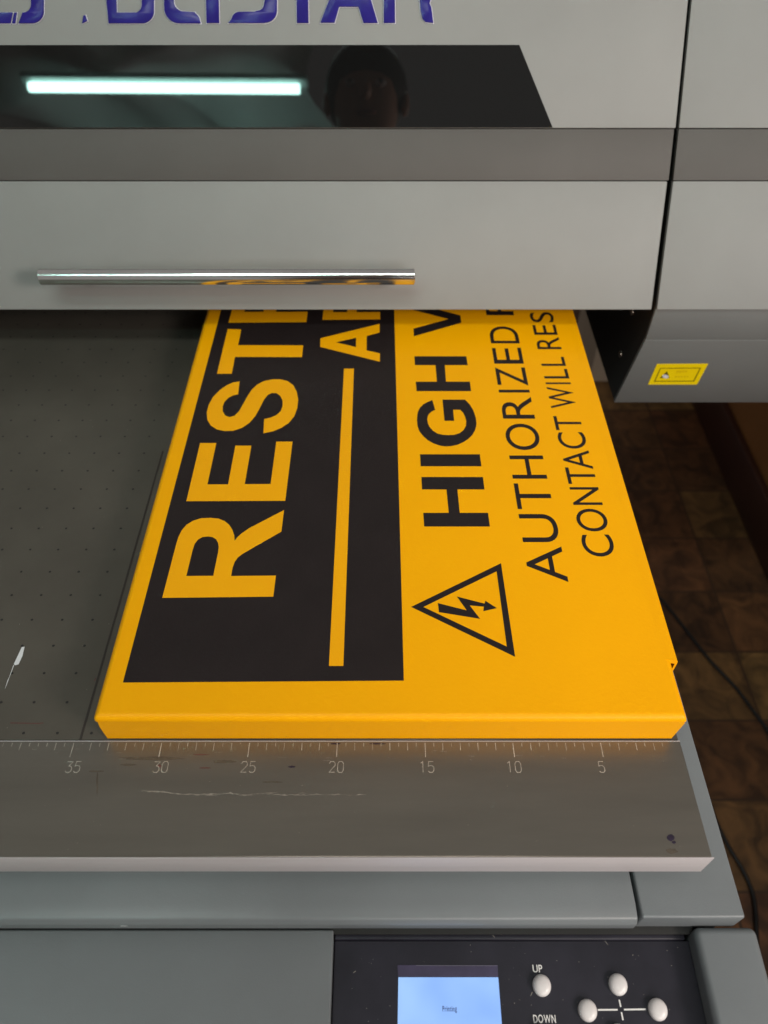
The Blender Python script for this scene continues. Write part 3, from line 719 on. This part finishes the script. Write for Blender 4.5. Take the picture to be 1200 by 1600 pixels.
# hazard triangle and bolt
Wl('hazard_triangle', [Wp([(75,530),(917,120),(1050,998)], zF, K1), Wp([(190,530),(876,196),(972,902)], zF, K1)], M['ink'])
Wl('lightning_bolt', [Wp([(325,494),(596,562),(503,432),(764,499),(771,472),(878,541),(752,570),(757,527),(624,516),(722,642),(336,579)], zF, K1)], M['ink'])

# ================================================================== CABLES ON THE FLOOR
def smooth_path(pts, n=8):
    out = []
    for i in range(len(pts)-1):
        a0, a1, a2, a3 = pts[max(i-1, 0)], pts[i], pts[i+1], pts[min(i+2, len(pts)-1)]
        for k in range(n):
            t = k/n; out.append(0.5*((2*a1)+(a2-a0)*t+(2*a0-5*a1+4*a2-a3)*t*t+(3*a1-a0-3*a2+a3)*t**3))
    return out+[pts[-1]]
m = MB(); m.tube(smooth_path([onz(x, y, FLOOR+0.45) for x, y in ((985,860),(1015,915),(1045,950),(1080,995),(1112,1035),(1150,1075),(1180,1115),(1205,1150),(1240,1215))]), 0.30, 8)
tag(m.build('floor_cable', M['cable'], smooth=True), 'thin black cable crossing the brown floor beside the yellow sign', 'cable', 'cables on the floor')
m = MB(); m.tube(smooth_path([onz(x, y, FLOOR+0.45) for x, y in ((1085,1200),(1110,1260),(1122,1290),(1140,1325),(1162,1362),(1176,1395),(1181,1425),(1182,1450),(1184,1500))]), 0.30, 8)
tag(m.build('floor_cable', M['cable'], smooth=True), 'thin black cable curving on the floor beside the ruler bar corner', 'cable', 'cables on the floor')

# ================================================================== CEILING LAMP AND TARPAULIN, seen reflected in the black window
ZL = 190.0
def mirror_hit(px, py, z):
    p = onA(px, py, 0.05); dd = ray(px, py).normalized(); r_ = dd - 2*dd.dot(nA)*nA
    return p + r_*((z-p.z)/r_.z)
t0, t1 = mirror_hit(46, 136, ZL), mirror_hit(468, 139, ZL)
lp = empty('ceiling_lamp', 'lit fluorescent tube lamp reflected as a bright bar in the black window', 'lamp', ((t0+t1)*0.5))
m = MB(); m.tube([t0, t1], 1.6, 16); m.build('tube', M['tube'], lp, smooth=True)
m = MB(); dv = (t1-t0).normalized(); sd = Vector((-dv.y, dv.x, 0))
m.prism([[t0+sd*2.2-dv*3+Vector((0,0,2.2)), t1+sd*2.2+dv*3+Vector((0,0,2.2)), t1-sd*2.2+dv*3+Vector((0,0,2.2)), t0-sd*2.2-dv*3+Vector((0,0,2.2))]], (0, 0, 2.5)); m.build('lamp_housing', M['lampbody'], lp, 0.3)
# wrinkled pale sheet hung under the ceiling round the lamp
cx0, cy0 = (t0.x+t1.x)/2, (t0.y+t1.y)/2
m = MB(); nx, ny = 90, 60; vs = []
for j in range(ny+1):
    for i in range(nx+1):
        v_ = j/ny; right = 56 + 5*sin(v_*9) + 3*sin(v_*23+1)
        x = cx0-100+(100+right)*i/nx; y = cy0-75+150*v_
        fold = abs(sin(x*0.045+0.9*sin(y*0.04)+0.02*y))*7 + abs(sin(x*0.02-y*0.055+1.2))*8 + 2*sin(x*0.17+y*0.11)
        z = ZL+10+fold - 9*max(0, (i/nx-0.9)/0.1)**2
        vs.append((x, y, z))
m.add(vs, [(j*(nx+1)+i, j*(nx+1)+i+1, (j+1)*(nx+1)+i+1, (j+1)*(nx+1)+i) for j in range(ny) for i in range(nx)])
tag(m.build('hanging_tarpaulin', M['cloth'], smooth=True), 'pale green wrinkled sheet above the lamp, reflected in the window', 'tarpaulin')

# ================================================================== THE PHOTOGRAPHER, faintly reflected in the black window
M['skin']  = mat('skin', (0.42, 0.22, 0.15), 0.5, 0, 0.06, 20)
M['hair']  = mat('dark hair', (0.012, 0.009, 0.008), 0.6, 0, 0.3, 60, 0.4, 400)
M['shirt'] = mat('dark shirt cloth', (0.020, 0.019, 0.022), 0.85, 0, 0.15, 20)
M['jeans'] = mat('dark trousers cloth', (0.022, 0.026, 0.038), 0.85, 0, 0.15, 20)
M['shoe']  = mat('black shoe', (0.012, 0.011, 0.011), 0.5)
def skin(name, chains, mtl, parent, sub=2):
    """grow one surface over chains of joints; a chain is [(x, y, z, radius)...]; equal points are welded"""
    V, E, Rr, key, roots = [], [], [], {}, []
    for chn in chains:
        prev = None
        for k, (x, y, z, r_) in enumerate(chn):
            kk = (round(x, 2), round(y, 2), round(z, 2))
            if kk not in key:
                key[kk] = len(V); V.append(Vector((x, y, z))*S); Rr.append(r_*S)
                if k == 0: roots.append(key[kk])
            if prev is not None: E.append((prev, key[kk]))
            prev = key[kk]
    me = bpy.data.meshes.new(name); me.from_pydata(V, E, [])
    o = bpy.data.objects.new(name, me); C.objects.link(o)
    o.modifiers.new('skin', 'SKIN'); o.modifiers['skin'].use_smooth_shade = True
    for d_, r_ in zip(me.skin_vertices[0].data, Rr): d_.radius = (r_, r_)
    for r_ in roots: me.skin_vertices[0].data[r_].use_root = True
    if sub: o.modifiers.new('sub', 'SUBSURF').levels = sub; o.modifiers['sub'].render_levels = sub
    bpy.context.view_layer.update()
    ev = bpy.data.meshes.new_from_object(o.evaluated_get(bpy.context.evaluated_depsgraph_get()))
    bpy.data.objects.remove(o)
    o = link(name, ev, mtl, parent, True)
    if parent: o.location = -parent.location
    return o
_p = onA(572, 150, 0.05); _d = ray(572, 150).normalized(); _r = _d - 2*_d.dot(nA)*nA
HC = _p + _r*((-36-_p.y)/_r.y)                    # centre of the head
hx_, hy_, hz_ = HC
man = empty('person', 'dark haired person in dark clothes holding a phone, faintly reflected in the window', 'person', (hx_, -58, FLOOR))
PC = CAM - UP*5.2 + RT*2.4 - FW*1.3               # middle of the phone
lw, rw = PC - RT*5.2 - UP*4.5 - FW*1.8, PC + RT*5.2 - UP*4.5 - FW*1.8   # palms
def xyz(v, r_): return (v.x, v.y, v.z, r_)
sh = hz_-27
pelv = (hx_, -60, 16, 14)
chest = (hx_, -53, sh-8, 14)
neck = (hx_, -46, sh+6, 6.0)
body = [[pelv, (hx_, -58, 34, 13), chest, (hx_, -49, sh+1, 8.5), neck, (hx_, hy_-2.5, hz_-10, 5.6), (hx_, hy_-1.5, hz_-3, 7.6), (hx_, hy_-1, hz_+4, 8.0), (hx_, hy_-1.2, hz_+9, 5.5)],
        [(hx_, -49, sh+1, 8.5), (hx_-17, -50, sh-2, 6.2), (hx_-24, -48, sh-26, 4.6), (lw.x-7, lw.y-9, lw.z-6, 3.4), xyz(lw - UP*2, 2.7)],
        [(hx_, -49, sh+1, 8.5), (hx_+17, -50, sh-2, 6.2), (hx_+24, -48, sh-26, 4.6), (rw.x+7, rw.y-9, rw.z-6, 3.4), xyz(rw - UP*2, 2.7)],
        [pelv, (hx_-9, -60, 8, 9), (hx_-10, -58, -30, 6), (hx_-10, -62, -66, 4.2), (hx_-11, -58, -71, 4), (hx_-12, -48, -72, 3)],
        [pelv, (hx_+9, -60, 8, 9), (hx_+10, -58, -30, 6), (hx_+10, -62, -66, 4.2), (hx_+11, -58, -71, 4), (hx_+12, -48, -72, 3)]]
for sgn, wv in ((-1, lw), (1, rw)):
    body.append([xyz(wv - UP*2, 2.7), xyz(wv + UP*1.0, 2.5), xyz(wv + UP*3.6 + RT*sgn*0.3, 2.0)])
    for k, ln in enumerate((3.0, 3.4, 3.2, 2.6)):          # four fingers curl round the back edge of the phone
        b0 = wv + UP*(3.6-2.0*k) + RT*sgn*0.4
        body.append([xyz(b0, 0.95), xyz(b0 + FW*2.2 - RT*sgn*0.4, 0.85), xyz(b0 + FW*3.0 - RT*sgn*1.9, 0.78), xyz(b0 + FW*3.0 - RT*sgn*ln, 0.65)])
    t0_ = wv + UP*1.5
    body.append([xyz(t0_, 1.2), xyz(t0_ + UP*2.2 - RT*sgn*1.2 - FW*0.3, 1.05), xyz(t0_ + UP*4.2 - RT*sgn*2.4, 0.85)])
bd = skin('body', body, M['skin'], man)
# nose, brow and ears as their own small meshes on the head
hd = MB()
skin('shirt', [[(hx_, -59.5, 14, 15.5), (hx_, -58, 34, 14.2), (chest[0], chest[1], chest[2], 15.2), (hx_, -49, sh+2, 9.6)],
               [(hx_, -49, sh+2, 9.6), (hx_-17, -50, sh-2, 7.2), (hx_-24, -48, sh-24, 6.0)],
               [(hx_, -49, sh+2, 9.6), (hx_+17, -50, sh-2, 7.2), (hx_+24, -48, sh-24, 6.0)]], M['shirt'], man)
skin('trousers', [[(hx_, -60, 15, 14.6), (hx_-9, -60, 8, 10), (hx_-10, -58, -30, 7.2), (hx_-10, -61.5, -69, 5.8)],
                  [(hx_, -60, 15, 14.6), (hx_+9, -60, 8, 10), (hx_+10, -58, -30, 7.2), (hx_+10, -61.5, -69, 5.8)]], M['jeans'], man)
for sgn in (-1, 1):
    skin('shoe', [[(hx_+sgn*10.5, -63, -71, 4.2), (hx_+sgn*11.5, -54, -71.5, 4.4), (hx_+sgn*12, -46, -72.3, 3.4)]], M['shoe'], man)
def ell(m, c, r, n=20, k=12, f=None):
    vs = []
    for a in range(k+1):
        th = math.pi*a/k
        for b in range(n):
            ph = 2*math.pi*b/n
            v = Vector((r[0]*sin(th)*cos(ph), r[1]*sin(th)*sin(ph), r[2]*cos(th)))
            vs.append(Vector(c)+(f(v) if f else v))
    m.add(vs, [(a*n+b, a*n+(b+1) % n, (a+1)*n+(b+1) % n, (a+1)*n+b) for a in range(k) for b in range(n)])
m = MB(); ell(m, (hx_, hy_-1.8, hz_+2.6), (8.9, 9.8, 9.6), f=lambda v: Vector((v.x, v.y if v.y < 0 else v.y*(0.6+0.45*min(1, max(0, (v.z+3.5)/4))), v.z if v.z > -5 else -5+(v.z+5)*0.3)))
m.build('hair', M['hair'], man, smooth=True, angle=180)
m = MB(); ell(m, (hx_, hy_+6.6, hz_-5.0), (1.3, 1.7, 2.1), 12, 8); m.build('nose', M['skin'], man, smooth=True, angle=180)
for sgn in (-1, 1):
    m = MB(); ell(m, (hx_+sgn*8.2, hy_-1.5, hz_-0.5), (1.0, 1.9, 3.0), 12, 8); m.build('ear', M['skin'], man, smooth=True, angle=180)
    m = MB(); ell(m, (hx_+sgn*3.1, hy_+5.9, hz_-2.6), (1.1, 0.9, 0.5), 12, 8); m.build('eye', M['white'], man, smooth=True, angle=180)
    m = MB(); ell(m, (hx_+sgn*3.1, hy_+6.65, hz_-2.7), (0.5, 0.25, 0.42), 10, 6); m.build('pupil', M['hair'], man, smooth=True, angle=180)
m = MB(); ell(m, (hx_, hy_+4.6, hz_-8.4), (2.2, 0.9, 0.5), 12, 8); m.build('mouth', mat('lips', (0.30, 0.10, 0.09), 0.5), man, smooth=True, angle=180)
ph = empty('phone', 'black phone held up in both hands of the reflected person', 'phone', PC)
m = MB(); c_ = [PC + RT*a*3.7 + UP*b*7.8 for a, b in ((-1,-1),(1,-1),(1,1),(-1,1))]
m.prism([c_], -FW*0.8); m.build('phone_case', M['black'], ph, 0.25, 3)
m = MB(); c_ = [PC - FW*0.803 + RT*a*3.4 + UP*b*7.4 for a, b in ((-1,-1),(1,-1),(1,1),(-1,1))]
m.prism([c_], -FW*0.03); m.build('screen', M['glass'], ph)
